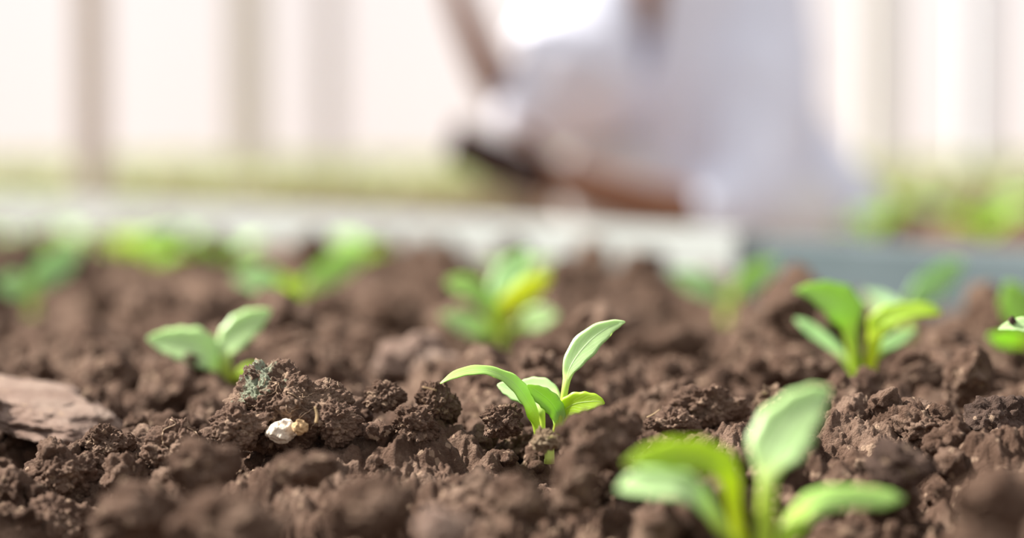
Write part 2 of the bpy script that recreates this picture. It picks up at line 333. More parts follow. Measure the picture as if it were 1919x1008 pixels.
V, Fc = [], []; off = 0
def add_inst(kind, k, x, y, z, s, R):
    global off
    pv, pf = protos[(kind, k)]; V.append((pv * s) @ R.T + np.array([x, y, z])); Fc.append(pf + off); off += len(pv)
keep = np.array([(P(px, 0, Y).x, Y) for px, Y in ((1020, 1.04), (1430, .80), (415, 1.256), (1610, 1.28), (940, 1.57), (1430, .84), (1015, 1.0), (1440, .88))])
SEEDS = [(935, 105, 1.57), (560, 120, 1.95), (1355, 100, 1.84), (1720, 95, 1.66), (1900, 50, 1.46), (80, 95, 1.9), (225, 40, 2.55), (290, 35, 2.35), (415, 70, 1.256), (1610, 80, 1.285), (1020, 60, 1.03)]
def scatter(n, kind, nk, y0, y1, smin, smax, clear):
    Y = np.exp(rs.uniform(math.log(y0), math.log(y1), n)); X = rs.uniform(-.27, .27, n) * Y
    ok = Y < BX0 + BS * X - .03; X, Y = X[ok], Y[ok]
    d = np.min(np.hypot(X[:, None] - keep[:, 0], Y[:, None] - keep[:, 1]), 1); ok = d > clear; X, Y = X[ok], Y[ok]
    px = 959.5 + F * X / Y; py = 266 + F * (CAM_H - .004) / Y; ok = np.ones(len(X), bool)
    for (qx, qy, qY, qrx, qrz, *_) in named_spec: ok &= ~((Y < qY) & (Y > qY - .25) & (np.abs(px - qx) < qrx + 12) & (py > qy - 20) & (py < qy + qrz * (1.25 if qY > .97 else .7) + (35 if kind in 'mM' else 5)))
    for (qx, hw, qY) in SEEDS:
        if kind in 'mM': ok &= ~((X > .12) & ((BX0 + BS * X - Y) / 1.77 < .24)) & ~((np.abs(px - qx) < hw + 15) & (Y < qY + .03) & (Y > qY * .78))
    X, Y = X[ok], Y[ok]
    Zh = soil_height(X, Y, False); S = rs.uniform(smin, smax, len(X)) ** 1.0
    rad = {'s': .006, 'm': .013, 't': .0025, 'S': .006, 'M': .013}[kind]
    for x, y, z, s in zip(X, Y, Zh, S):
        add_inst(kind, rs.randint(nk), x, y, z + rad * s * .55, s, rot(rs))
scatter(150, 'm', 7, .62, .93, .45, 1.2, .022)
scatter(190, 'M', 6, .93, 1.2, .35, 1.1, .022)
scatter(330, 'm', 7, 1.2, 1.9, .5, 1.7, .022)
scatter(90, 'm', 7, 1.3, 2.6, 1.5, 2.4, .03)
scatter(160, 'm', 7, 1.9, 3.6, .7, 1.6, .022)
scatter(800, 'S', 7, .62, .93, .45, 1.3, .010)
scatter(900, 'S', 7, .93, 1.2, .4, 1.35, .010)
scatter(700, 's', 7, 1.2, 1.5, .45, 1.3, .010)
scatter(2600, 't', 4, .85, 1.25, .5, 1.6, .004)
crumbs = mesh_obj('soil_crumbs', np.concatenate(V), np.concatenate(Fc), M_SOIL)
tag(crumbs, 'loose crumbs and small clods strewn over the near planting bed', 'soil', kind='stuff')

# thin roots, white stone, straw bits
def tube(name, pts, r, mat, parent=None, n=6):
    vv, ff = [], []; m = len(pts)
    for i, p in enumerate(pts):
        t = (pts[min(i + 1, m - 1)] - pts[max(i - 1, 0)]).normalized(); a = t.cross(Vector((.3, .2, 1))).normalized(); b = t.cross(a)
        rr = r * (1 - .6 * i / m)
        for k in range(n): vv.append(p + (a * math.cos(2 * PI * k / n) + b * math.sin(2 * PI * k / n)) * rr)
    for i in range(m - 1):
        for k in range(n): ff.append([i * n + k, i * n + (k + 1) % n, (i + 1) * n + (k + 1) % n, (i + 1) * n + k])
    ff.append(list(range(n))[::-1]); ff.append([(m - 1) * n + k for k in range(n)])
    return mesh_obj(name, np.array([q[:] for q in vv]), ff, mat, parent)
def crom(pts, n):
    pts = [Vector(p) for p in pts]; out = []; m = len(pts) - 1
    for j in range(n + 1):
        t = j / n * m; i = min(int(t), m - 1); u = t - i
        p0, p1, p2, p3 = pts[max(i - 1, 0)], pts[i], pts[i + 1], pts[min(i + 2, m)]
        out.append(.5 * ((2 * p1) + (p2 - p0) * u + (2 * p0 - 5 * p1 + 4 * p2 - p3) * u * u + (3 * p1 - p0 - 3 * p2 + p3) * u ** 3))
    return out
M_ROOT = simple('root', (.42, .30, .20), .7)
M_STONE = simple('chalk', (.85, .78, .68), .8, bump=(700, .0012), var=(300, (.6, .48, .33)))
M_STRAW = simple('straw', (.62, .45, .24), .6)
import mathutils
def on_clod(o, px, py):
    """point of the clod's surface seen in that direction from the front"""
    tgt = P(px, py, 1.0); orig = Vector((0, 0, CAM_H)); d = (tgt - orig).normalized()
    hit, loc, n, _ = o.ray_cast(orig - o.location, d)
    return loc + n * .0004 if hit else None
def root_on(o, pxs, r=.00022):
    pts = [on_clod(o, *q) for q in [tuple(w)[:2] for w in crom([(a, b, 0) for a, b in pxs], len(pxs) * 5)]]
    pts = [q for q in pts if q is not None]
    if len(pts) > 3: tube('root', crom(pts, len(pts) * 2), r, M_ROOT, o)
bpy.context.view_layer.update()
root_on(clods[12], [(320, 786), (328, 795), (308, 805), (305, 822), (310, 838), (325, 850)], .0003)
root_on(clods[12], [(350, 800), (368, 812), (372, 830), (350, 850), (330, 880)])
big = clods[31]; rr = random.Random(8)
for pts in ([(505, 715), (520, 722), (528, 740)], [(540, 735), (560, 745), (575, 742), (590, 735)], [(440, 790), (465, 772), (480, 760)], [(447, 800), (455, 785), (452, 770)], [(470, 800), (490, 812), (520, 800)], [(555, 790), (580, 770), (600, 760)]):
    root_on(big, pts, .00025)
for k in range(16):
    x = rr.uniform(450, 640); y = rr.uniform(705, 810); a = rr.uniform(0, 6.28); l = rr.uniform(12, 28)
    root_on(big, [(x, y), (x + l * .5 * math.cos(a) + rr.uniform(-4, 4), y + l * .5 * math.sin(a)), (x + l * math.cos(a), y + l * .8 * math.sin(a))], .00016)
q, fc = clod_shape(51, 5, .007, .25, .6); q = q / np.abs(q).max(0) * np.array([.0075, .006, .0055])
st = mesh_obj('stone', q, fc, M_STONE); st.location = P(530, 808, 1.010); tag(st, 'small bright white stone in the front of the large lichen-covered clod', 'stone')
q, fc = clod_shape(52, 5, .0035, .2, .6); st2 = mesh_obj('stone', q, fc, simple('ochre_stone', (.5, .33, .17), .8, bump=(600, .001))); st2.location = P(562, 800, 1.003); tag(st2, 'small ochre stone touching the right side of the white stone', 'stone')
def straw(lab, pts, Y, r=.0003):
    t = tube('straw', crom([P(a, b, Y) for a, b in pts], 10), r, M_STRAW); tag(t, lab, 'straw')
straw('short orange-brown stalk fragment standing in the large lichen-covered clod', [(592, 792), (594, 778), (590, 762)], .992, .0007)
straw('tiny pale straw on the clod under the drooping leaf tip', [(792, 725), (805, 728), (818, 731)], .99)
straw('fine white fibre between the brown clod and the pitted clod', [(1212, 782), (1224, 776), (1236, 767)], 1.0, .00025)

# ------------------------------------------------------------------ seedlings
def sweep_leaf(parent, sts, mat, phi=0., nblade=3, thick=.00035, cup=.22, droop=0., name='leaf'):
    """sts: (point, half width m, side vector) ; the first nblade stations are the round stalk"""
    m = len(sts); NR = 44 if m > 4 else 20
    pts = crom([s[0] for s in sts], NR); wd_ = crom([(s[1], i, 0) for i, s in enumerate(sts)], NR); sd = crom([s[2] for s in sts], NR)
    K = 9; rings = []; uvs = []
    for j, (p, w, s) in enumerate(zip(pts, wd_, sd)):
        t = (pts[min(j + 1, NR)] - pts[max(j - 1, 0)]).normalized()
        s = (s - t * s.dot(t)).normalized(); n = t.cross(s); hw = max(w.x, .0001); st = j / NR * (m - 1)
        bl = min(1, max(0, (st - (nblade - 1.6)) / 1.2)); bl = bl * bl * (3 - 2 * bl)       # 0 stalk, 1 blade
        th = (1 - bl) * min(hw * .85, .0017) + bl * min(thick, hw * .3)
        wave = 1 + .05 * bl * math.sin(j * 1.1 + m)
        ring = []; ru = []
        vv = .5 * min(1, st / max(nblade - 1, 1)) * .5 + .75 * max(0, (st - (nblade - 1)) / (m - nblade))
        for k in range(K):
            a = -1 + 2 * k / (K - 1); c = math.sqrt(max(0, 1 - a * a)) if bl < .5 else (1 - a ** 4)
            mid = bl * (.30 * thick * max(0, 1 - abs(a) * 5))
            off_ = n * (cup * bl * hw * (abs(a) ** 1.5))
            ring.append((p + s * (hw * a * wave) + off_ + n * (th * c), p + s * (hw * a * wave) + off_ - n * (th * c + mid * 2)))
            ru.append((.5 + a * .5, vv))
        loop = [q[0] for q in ring] + [q[1] for q in ring[1:-1]][::-1]
        rings.append(loop); uvs.append(ru + ru[1:-1][::-1])
    L_ = len(rings[0]); split = max(2, int((nblade - 1) / (m - 1) * NR))
    def seg(a, b, nm, par):
        vv = [q for r_ in rings[a:b + 1] for q in r_]; uu = [q for r_ in uvs[a:b + 1] for q in r_]; ff = []
        for i in range(b - a):
            for k in range(L_): ff.append([i * L_ + k, i * L_ + (k + 1) % L_, (i + 1) * L_ + (k + 1) % L_, (i + 1) * L_ + k])
        if a == 0: ff.append(list(range(L_))[::-1])
        if b == NR: ff.append([(b - a) * L_ + k for k in range(L_)])
        base = parent.location
        return mesh_obj(nm, np.array([(q - base)[:] for q in vv]), ff, mat, par, uv=uu)
    o = seg(split, NR, name, parent); seg(0, split, 'leaf_stalk', o)
    return o
def seedling(lab, base, Y, leaves, group='seedlings on the near bed'):
    b = P(*base, Y); root = empty('seedling', b, lab, 'seedling', group)
    stem = tube('stem', crom([b + Vector((0, 0, -.014)), b + Vector((0, 0, -.004)), b + Vector((.0005, 0, .000))], 6), .0024 * Y / F * 4351, M_LEAF_STEM, root, 12)
    for v_ in stem.data.vertices: v_.co -= b
    for lf in leaves:
        pts, ph, mat, nb = lf['p'], lf.get('phi', 0), lf.get('m', M_LEAF), lf.get('nb', 3)
        P3 = [P(q[0], q[1], Y + (q[3] if len(q) > 3 else 0)) for q in pts]; sts = []
        n = len(pts)
        for i, q in enumerate(pts):
            t = (P3[min(i + 1, n - 1)] - P3[max(i - 1, 0)]); tt = Vector((t.x, 0, t.z)).normalized(); perp = Vector((-tt.z, 0, tt.x))
            a = math.radians(ph if i >= nb - 1 else 0)
            if isinstance(ph, (list, tuple)): a = math.radians(ph[i])
            s = perp * math.cos(a) + Vector((0, 1, 0)) * math.sin(a)
            sts.append((P3[i], q[2] * Y / F / max(.3, math.cos(a)), s))
        sweep_leaf(root, sts, mat, nblade=nb, cup=lf.get('cup', .22))
    return root
M_LEAF_STEM = simple('stem', (.52, .66, .14), .5)
G, PL, LI, CO = M_LEAF, M_LEAF_PALE, M_LEAF_LIME, M_LEAF_COOL
def lf(p, m=G, phi=0, nb=3, cup=.22): return dict(p=p, m=m, phi=phi, nb=nb, cup=cup)
seedling('sharp light green seedling with a long arching leaf and one raised leaf', (1030, 808), 1.035, [
    lf([(1047, 812, 7), (1054, 770, 7), (1058, 735, 6.5), (1063, 708, 8, .002), (1069, 688, 15, .003), (1086, 661, 23, .005), (1112, 633, 22, .007), (1140, 614, 14, .009), (1160, 606, 7, .01), (1172, 603, 1.2, .01)], PL, 15, 4, .16),
    lf([(1008, 815, 7), (1003, 790, 8), (994, 765, 11, -.002), (981, 740, 13, -.003), (962, 718, 12, -.005), (938, 703, 9, -.007), (908, 694, 8, -.009), (876, 696, 8, -.010), (848, 705, 6, -.011), (825, 719, 1, -.012)], G, -50, 3, .12),
    lf([(1018, 812, 4, .003), (1016, 785, 6, .004), (1010, 766, 10, .005), (992, 748, 15, .008), (968, 735, 17, .010), (945, 725, 11, .012), (932, 721, 2, .013)], PL, -20, 3),
    lf([(1042, 808, 7, .002), (1045, 770, 7, .005), (1040, 742, 10, .010), (1022, 727, 15, .013), (998, 722, 14, .015), (978, 722, 8, .016), (967, 724, 1.5, .016)], PL, -30, 3),
    lf([(1049, 815, 9), (1048, 792, 11), (1044, 772, 16, -.001), (1032, 753, 19, -.003), (1014, 738, 17, -.005), (998, 727, 9, -.006), (988, 721, 1.5, -.007)], G, 12, 2),
    lf([(1046, 815, 9), (1049, 792, 11), (1057, 770, 17, -.001), (1077, 757, 21, -.004), (1100, 753, 19, -.007), (1120, 752, 12, -.009), (1133, 756, 2, -.010)], LI, 10, 2)])
seedling('largest blurred seedling in front with a broad pale leaf held upright', (1425, 1048), .80, [
    lf([(1432, 1060, 18), (1434, 990, 17), (1437, 930, 17), (1440, 890, 19, .001), (1447, 855, 46, .004), (1464, 820, 56, .008), (1490, 783, 48, .012), (1518, 754, 34, .016), (1538, 738, 20, .019), (1556, 729, 4, .021)], PL, 12, 4, .12),
    lf([(1400, 1050, 10, .0), (1384, 995, 12), (1376, 950, 13, .0), (1370, 908, 19, -.002), (1353, 872, 27, -.004), (1308, 855, 31, -.006), (1258, 852, 28, -.008), (1208, 858, 18, -.01), (1170, 868, 3, -.01)], LI, -15, 4),
    lf([(1405, 1055, 9), (1365, 1005, 10, -.002), (1335, 965, 13, -.004), (1305, 930, 20, -.008), (1270, 912, 25, -.010), (1225, 909, 25, -.012), (1188, 911, 18, -.014), (1158, 917, 3, -.015)], PL, -50, 3),
    lf([(1445, 1060, 13), (1470, 1015, 16), (1500, 970, 19, .002), (1538, 942, 21, .004), (1585, 935, 19, .006), (1630, 936, 18, .008), (1665, 935, 14, .01), (1694, 934, 3, .01)], G, 45, 3)])
seedling('two-leaved pale seedling behind the large lichen-covered clod', (415, 715), 1.256, [
    lf([(424, 725, 11), (423, 695, 12), (422, 668, 13), (428, 648, 24, .002), (444, 625, 29, .004), (466, 606, 27, .006), (488, 592, 17, .008), (508, 581, 3, .01)], PL, 10, 3, .12),
    lf([(418, 725, 9), (408, 696, 14), (395, 672, 24, -.001), (368, 655, 33, -.003), (333, 646, 28, -.005), (301, 640, 18, -.007), (276, 634, 3, -.009)], PL, -35, 2),
    lf([(425, 722, 5), (445, 703, 7, -.003), (465, 692, 10, -.006), (490, 684, 2, -.008)], LI, 20, 2)])
seedling('broad-leaved seedling on the right with a curled leaf and a flat right leaf', (1612, 700), 1.285, [
    lf([(1608, 712, 9), (1602, 680, 10), (1597, 645, 11), (1592, 612, 17, .0), (1586, 588, 34, -.002), (1568, 566, 36, -.004), (1540, 552, 26, -.006), (1512, 545, 13, -.008), (1489, 545, 2, -.009)], G, -10, 4),
    lf([(1628, 705, 10), (1634, 665, 11), (1641, 630, 14), (1652, 604, 22, -.002), (1680, 589, 18, -.004), (1712, 582, 14, -.006), (1740, 582, 12, -.008), (1764, 586, 3, -.009)], LI, 25, 3),
    lf([(1600, 700, 5, .004), (1580, 668, 7, .008), (1555, 645, 11, .012), (1525, 622, 13, .016), (1505, 607, 9, .018), (1490, 597, 2, .02)], CO, -30, 2),
    lf([(1625, 690, 5, .01), (1650, 655, 9, .014), (1680, 637, 13, .018), (1718, 617, 2, .022)], CO, 25, 2)])
seedling('blurred seedling with one bright yellow backlit leaf behind the sharp seedling', (940, 622), 1.57, [
    lf([(938, 628, 7), (937, 600, 9), (948, 575, 18), (972, 557, 24, .0), (1000, 538, 22, .003), (1032, 516, 4, .005)], M_LEAF_BACKLIT, 0, 2),
    lf([(935, 628, 7), (925, 590, 10), (905, 560, 18), (880, 542, 21), (857, 533, 17), (836, 528, 4)], G, -25, 2),
    lf([(938, 628, 7, .01), (935, 580, 12, .015), (942, 545, 26, .02), (958, 510, 28, .03), (975, 485, 18, .035), (990, 466, 3, .04)], CO, 10, 2),
    lf([(932, 628, 6), (912, 622, 12), (882, 611, 19, -.008), (852, 601, 15, -.012), (826, 592, 3, -.015)], PL, -30, 2),
    lf([(945, 628, 6), (975, 610, 10), (1000, 598, 22, -.01), (1022, 592, 20, -.014), (1044, 590, 4, -.018)], PL, 10, 2)])
seedling('blurred three-leaf seedling far behind the large lichen-covered clod', (550, 560), 1.95, [
    lf([(550, 565, 7), (535, 548, 12), (505, 530, 24), (475, 522, 25), (440, 518, 4)], CO, -25, 2),
    lf([(553, 565, 6), (548, 550, 14), (540, 535, 18, -.01), (528, 520, 4, -.02)], LI, 0, 2),
    lf([(555, 565, 7), (575, 540, 14), (610, 515, 24, .01), (645, 492, 25, .02), (685, 470, 4, .03)], G, 10, 2)])
seedling('blurred two-leaf seedling behind and left of the broad-leaved seedling', (1362, 572), 1.84, [
    lf([(1360, 578, 7), (1350, 558, 10), (1325, 540, 21), (1290, 525, 20), (1258, 510, 4)], CO, -25, 2),
    lf([(1366, 578, 7), (1376, 552, 11), (1398, 530, 21, .01), (1425, 508, 20, .015), (1456, 488, 4, .02)], G, 5, 2)])
seedling('blurred seedling behind the flat right leaf of the broad-leaved seedling', (1702, 600), 1.66, [
    lf([(1702, 606, 7), (1706, 578, 11), (1728, 550, 25), (1758, 525, 27, .01), (1782, 505, 19, .015), (1806, 490, 4, .02)], CO, 8, 2),
    lf([(1698, 606, 6), (1685, 585, 8, .02), (1655, 566, 11, .04), (1618, 552, 3, .06)], CO, 25, 2)])
seedling('blurred round-leaved seedling cut off by the right edge', (1925, 650), 1.46, [
    lf([(1925, 655, 8), (1922, 620, 12), (1912, 590, 30), (1902, 562, 32), (1893, 540, 18), (1885, 528, 4)], G, 5, 2),
    lf([(1928, 655, 8), (1945, 610, 14), (1970, 580, 30), (2000, 560, 22), (2030, 550, 4)], G, 10, 2),
    lf([(1920, 655, 7), (1905, 640, 12, -.08), (1880, 632, 16, -.11), (1852, 628, 4, -.13)], G, 30, 2)])
tipseed = seedling('sharp leaf tip reaching in over the heaped clods at the right edge', (1975, 700), 1.09, [
    lf([(1975, 715, 8), (1973, 670, 9), (1965, 635, 12), (1945, 618, 16), (1915, 610, 13), (1890, 612, 8), (1871, 617, 1)], PL, -40, 3),
    lf([(1977, 715, 8), (1985, 660, 12), (2010, 625, 24), (2040, 605, 20), (2065, 595, 3)], G, 20, 2)])
q, fc = clod_shape(61, 4, .0016, .5, .5); cb = mesh_obj('soil_crumb', q, fc, M_DARKSOIL); cb.location = P(1897, 600, 1.09); tag(cb, 'tiny dark crumb sitting on the sharp leaf tip at the right edge', 'soil crumb')
seedling('blurred pale seedling leaning right at the far left', (62, 560), 1.9, [
    lf([(62, 566, 7), (66, 540, 12), (85, 515, 27), (115, 490, 28, .01), (152, 462, 5, .02)], CO, 8, 2),
    lf([(60, 566, 7), (50, 548, 12), (25, 535, 22), (-5, 528, 4)], CO, -20, 2)])

def free_seedling(x, y, z, size, seed, lab, mats_, nleaf=4, group='small seedlings by the edging'):
    r_ = random.Random(seed); b = Vector((x, y, z)); root = empty('seedling', b, lab, 'seedling', group)
    stem = tube('stem', [b + Vector((0, 0, -.012)), b + Vector((0, 0, 0)), b + Vector((0, 0, .006))], .0028, M_LEAF_STEM, root, 8)
    for v_ in stem.data.vertices: v_.co -= b
    a0 = r_.uniform(0, 6.28)
    for k in range(nleaf):
        a = a0 + k * 2 * PI / nleaf + r_.uniform(-.4, .4); el = r_.uniform(.45, 1.1); L_ = size * r_.uniform(.8, 1.15)
        d = Vector((math.cos(a), math.sin(a), 0)); side = Vector((-math.sin(a), math.cos(a), 0)); sts = []
        for t, w in ((0, .07), (.25, .07), (.42, .22), (.62, .30), (.82, .22), (1, .03)):
            p = b + d * (L_ * t * math.cos(el * (1 - .5 * t))) + Vector((0, 0, L_ * (t * math.sin(el) - .25 * t * t)))
            sts.append((p, w * L_, side))
        sweep_leaf(root, sts, mats_[k % len(mats_)], nblade=2)
    return root
def on_soil(px, Y): return P(px, 0, Y).x
far = [(225, 2.55, .06, 'pale yellow-green blurred seedling right of the pale left one', [LI, G]), (290, 2.35, .05, 'small blurred seedling in front of the left wooden post foot', [G, LI]),
       (420, 2.5, .055, 'faint green blurred seedling left of the far three-leaf seedling', [PL, G]), (20, 2.7, .06, 'blurred seedling at the left edge under the pale edging', [PL, G]),
       (130, 2.85, .06, 'faint blurred seedling by the foot of the left post', [PL, G]), (345, 2.9, .06, 'faint far seedling close to the pale edging', [PL, G]),
       (985, 2.2, .045, 'small pale seedling close against the edging behind the yellow-leaved one', [PL, G]), (660, 2.45, .045, 'small green seedling close to the light board', [LI, G])]
for i, (px, Y, s, lab, mm) in enumerate(far):
    free_seedling(on_soil(px, Y), Y, float(soil_height(np.array([on_soil(px, Y)]), np.array([Y]))[0]), s, i + 3, lab, mm)

# ------------------------------------------------------------------ edging boards, ground, far beds
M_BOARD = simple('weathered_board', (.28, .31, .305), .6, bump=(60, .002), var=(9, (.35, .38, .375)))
M_BLUE = simple('shaded_bluegrey_board', (.06, .09, .10), .5, bump=(60, .001), var=(9, (.10, .135, .15)))  # blue-grey of its own, with shade darkening put into the colour
nrm = Vector((-BS, 1, 0)).normalized(); along = Vector((1, BS, 0)).normalized()
def board(name, x0, x1, z0, z1, th, mat, lab, shift=.0):
    a = Vector((x0, BX0 + BS * x0, 0)) + nrm * shift; b_ = Vector((x1, BX0 + BS * x1, 0)) + nrm * shift
    L_ = (b_ - a).length; bm = bmesh.new(); bmesh.ops.create_cube(bm, size=1)
    bmesh.ops.scale(bm, vec=(L_, th, z1 - z0), verts=bm.verts); bmesh.ops.bevel(bm, geom=bm.edges[:], offset=.003, segments=3, affect='EDGES')
    me = bpy.data.meshes.new(name); bm.to_mesh(me); bm.free(); me.materials.append(mat)
    o = bpy.data.objects.new(name, me); C.objects.link(o); mid = (a + b_) / 2 + nrm * (th / 2)
    o.location = (mid.x, mid.y, (z0 + z1) / 2); o.rotation_euler = (0, 0, math.atan2(along.y, along.x)); return tag(o, lab, 'board')
xj = P(1362, 500, 2.33).x
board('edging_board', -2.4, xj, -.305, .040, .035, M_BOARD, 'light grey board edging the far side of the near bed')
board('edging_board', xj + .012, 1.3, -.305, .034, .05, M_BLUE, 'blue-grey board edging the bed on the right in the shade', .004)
M_PATH = soil_mat('path_earth', (.16, .12, .09), (.24, .18, .14), (.32, .25, .2), speck=False)
def quadgrid(name, corners, nx, ny, z, amp, mat, lab, cat, kind, skirt=None):
    c = [np.array(q, float) for q in corners]; vv = []
    for j in range(ny + 1):
        for i in range(nx + 1):
            u, w = i / nx, j / ny; p = (c[0] * (1 - u) + c[1] * u) * (1 - w) + (c[3] * (1 - u) + c[2] * u) * w; vv.append(p)
    vv = np.array(vv); hz = z + amp * (lumps2(vv[:, 0] / .06, vv[:, 1] / .06, 71) + .6 * lumps2(vv[:, 0] / .025, vv[:, 1] / .025, 72) - .4)
    ids = np.arange((nx + 1) * (ny + 1)).reshape(ny + 1, nx + 1)
    if skirt is not None:
        for e in (ids[0], ids[-1], ids[:, 0], ids[:, -1]): hz[e] = skirt
    ff = np.stack([ids[:-1, :-1].ravel(), ids[:-1, 1:].ravel(), ids[1:, 1:].ravel(), ids[1:, :-1].ravel()], 1)
    o = mesh_obj(name, np.column_stack([vv, hz]), ff, mat); return tag(o, lab, cat, kind=kind)
o = quadgrid('ground', [(-8, .3), (8, .3), (8, 14), (-8, 14)], 200, 170, -.31, .004, M_PATH, None, None, 'structure')
quadgrid('soil_bed', [(.44, 1.97), (3.2, 1.2), (3.2, 4.45), (.66, 4.45)], 260, 260, .0, .022, M_SOIL, 'brown soil bed behind the blue-grey board on the right', 'soil', 'stuff', -.306)
quadgrid('soil_bed', [(-5, 4.7), (5, 4.7), (5, 11.3), (-5, 11.3)], 420, 260, .0, .02, M_SOIL, 'long far soil bed running across behind the crouching person', 'soil', 'stuff', -.306)
for i, (px, Y, s, lab, mm) in enumerate([(1640, 3.05, .062, 'lime seedling just beyond the blue-grey board beside the pale coat', [LI, G]), (1850, 2.95, .07, 'larger lime seedling beyond the blue-grey board near the right edge', [LI, LI, G]),
        (1745, 3.9, .06, 'faint green seedling in the far right bed between two lime ones', [G, CO]), (1690, 4.1, .06, 'faint green seedling in the far right bed beside the pale post', [CO, LI]), (1900, 4.0, .06, 'faint green seedling in the far right bed at the edge', [G, CO])]):
    free_seedling(on_soil(px, Y), Y, .004, s, i + 40, lab, mm, 5, 'seedlings in the right bed')
# dense far crop: low leafy rows, nobody could count the leaves
rs2 = np.random.RandomState(9); V, Fc = [], []; off = 0; base_leaf = np.array([(0, 0, 0), (.25, .16, .02), (.6, .2, .05), (1, 0, 0), (.6, -.2, .05), (.25, -.16, .02), (.3, 0, -.02), (.65, 0, 0)])
bf = np.array([(0, 1, 6, 6), (1, 2, 7, 6), (2, 3, 7, 7), (0, 6, 5, 5), (6, 7, 4, 5), (7, 3, 4, 4)])
tri = np.array([(0, 1, 6), (1, 2, 7), (1, 7, 6), (2, 3, 7), (0, 6, 5), (6, 7, 4), (6, 4, 5), (7, 3, 4)])
for k in range(3000):
    y = rs2.uniform(4.85, 11.1); x = rs2.uniform(-.42, .42) * y; x = x + .0 * y
    row = round((x + .35 * y) / .16) * .16 - .35 * y; x = row + rs2.normal() * .02
    for j in range(7):
        a = rs2.uniform(0, 2 * PI); el = rs2.uniform(.2, 1.2); s = rs2.uniform(.035, .075)
        R = np.array(Matrix.Rotation(a, 3, 'Z') @ Matrix.Rotation(-el, 3, 'Y')); V.append((base_leaf * s) @ R.T + np.array([x, y, .008])); Fc.append(tri + off); off += 8
crop = mesh_obj('leafy_crop', np.concatenate(V), np.concatenate(Fc), leaf_mat('crop_leaf', (.40, .44, .22), (.44, .50, .16), (.40, .44, .22)), uv=None)
tag(crop, 'low green leafy crop covering the far bed behind the person', 'crop', kind='stuff')

# ------------------------------------------------------------------ greenhouse: film wall, posts
def box(name, x0, x1, y0, y1, z0, z1, mat, bev=0.0):
    bm = bmesh.new(); bmesh.ops.create_cube(bm, size=1); bmesh.ops.scale(bm, vec=(x1 - x0, y1 - y0, z1 - z0), verts=bm.verts)
    if bev: bmesh.ops.bevel(bm, geom=bm.edges[:], offset=bev, segments=2, affect='EDGES')
    me = bpy.data.meshes.new(name); bm.to_mesh(me); bm.free(); me.materials.append(mat); o = bpy.data.objects.new(name, me); C.objects.link(o)
    o.location = ((x0 + x1) / 2, (y0 + y1) / 2, (z0 + z1) / 2); return o
m, nt, b = newmat('greenhouse_film'); b.inputs['Base Color'].default_value = (.6, .58, .6, 1); b.inputs['Roughness'].default_value = .5
tr = nt.nodes.new('ShaderNodeBsdfTranslucent'); tr.inputs[0].default_value = (.92, .905, .93, 1); ms = nt.nodes.new('ShaderNodeMixShader'); ms.inputs[0].default_value = .85
nt.links.new(b.outputs[0], ms.inputs[1]); nt.links.new(tr.outputs[0], ms.inputs[2]); nt.links.new(ms.outputs[0], nt.nodes['Material Output'].inputs['Surface'])
M_FILM = m
vv = []; nx = 160
for j in range(2):
    for i in range(nx + 1):
        x = -6 + 12 * i / nx; vv.append((x, 12 + .003 * math.sin(x * 3), -.31 + 2.9 * j))
film = mesh_obj('wall_back', np.array(vv), np.array([[i, i + 1, nx + 2 + i, nx + 1 + i] for i in range(nx)]), M_FILM); tag(film, kind='structure')
def post(px0, px1, Y, col, lab, top=2.3):
    x0, x1 = P(px0, 0, Y).x, P(px1, 0, Y).x
    root = empty('greenhouse_post', ((x0 + x1) / 2, Y, -.31), lab, 'post')
    mt = simple('post_hazed', col, .6, bump=(40, .002), var=(12, tuple(c * .9 for c in col)))  # colours paled to stand for haze and overexposure on the distant posts
    o = box('post_shaft', x0, x1, Y - (x1 - x0) / 2, Y + (x1 - x0) / 2, -.31, top, mt, .006); o.parent = root; o.location = Vector(o.location) - root.location
    o = box('foot_plate', x0 - .03, x1 + .03, Y - (x1 - x0) / 2 - .03, Y + (x1 - x0) / 2 + .03, -.312, -.298, mt, .002); o.parent = root; o.location = Vector(o.location) - root.location
post(142, 198, 4.45, (.78, .68, .58), 'narrow tan post left of the scene, the darkest and nearest of the posts')
post(430, 498, 7.0, (.90, .84, .76), 'wider cream post right of the tan post')
post(590, 640, 9.8, (.93, .89, .90), 'faint pinkish post between the cream post and the raised arm')
post(1618, 1680, 8.5, (.88, .87, .84), 'pale grey post right of the person')
post(1810, 1862, 9.8, (.86, .89, .95), 'faint bluish post near the right edge')

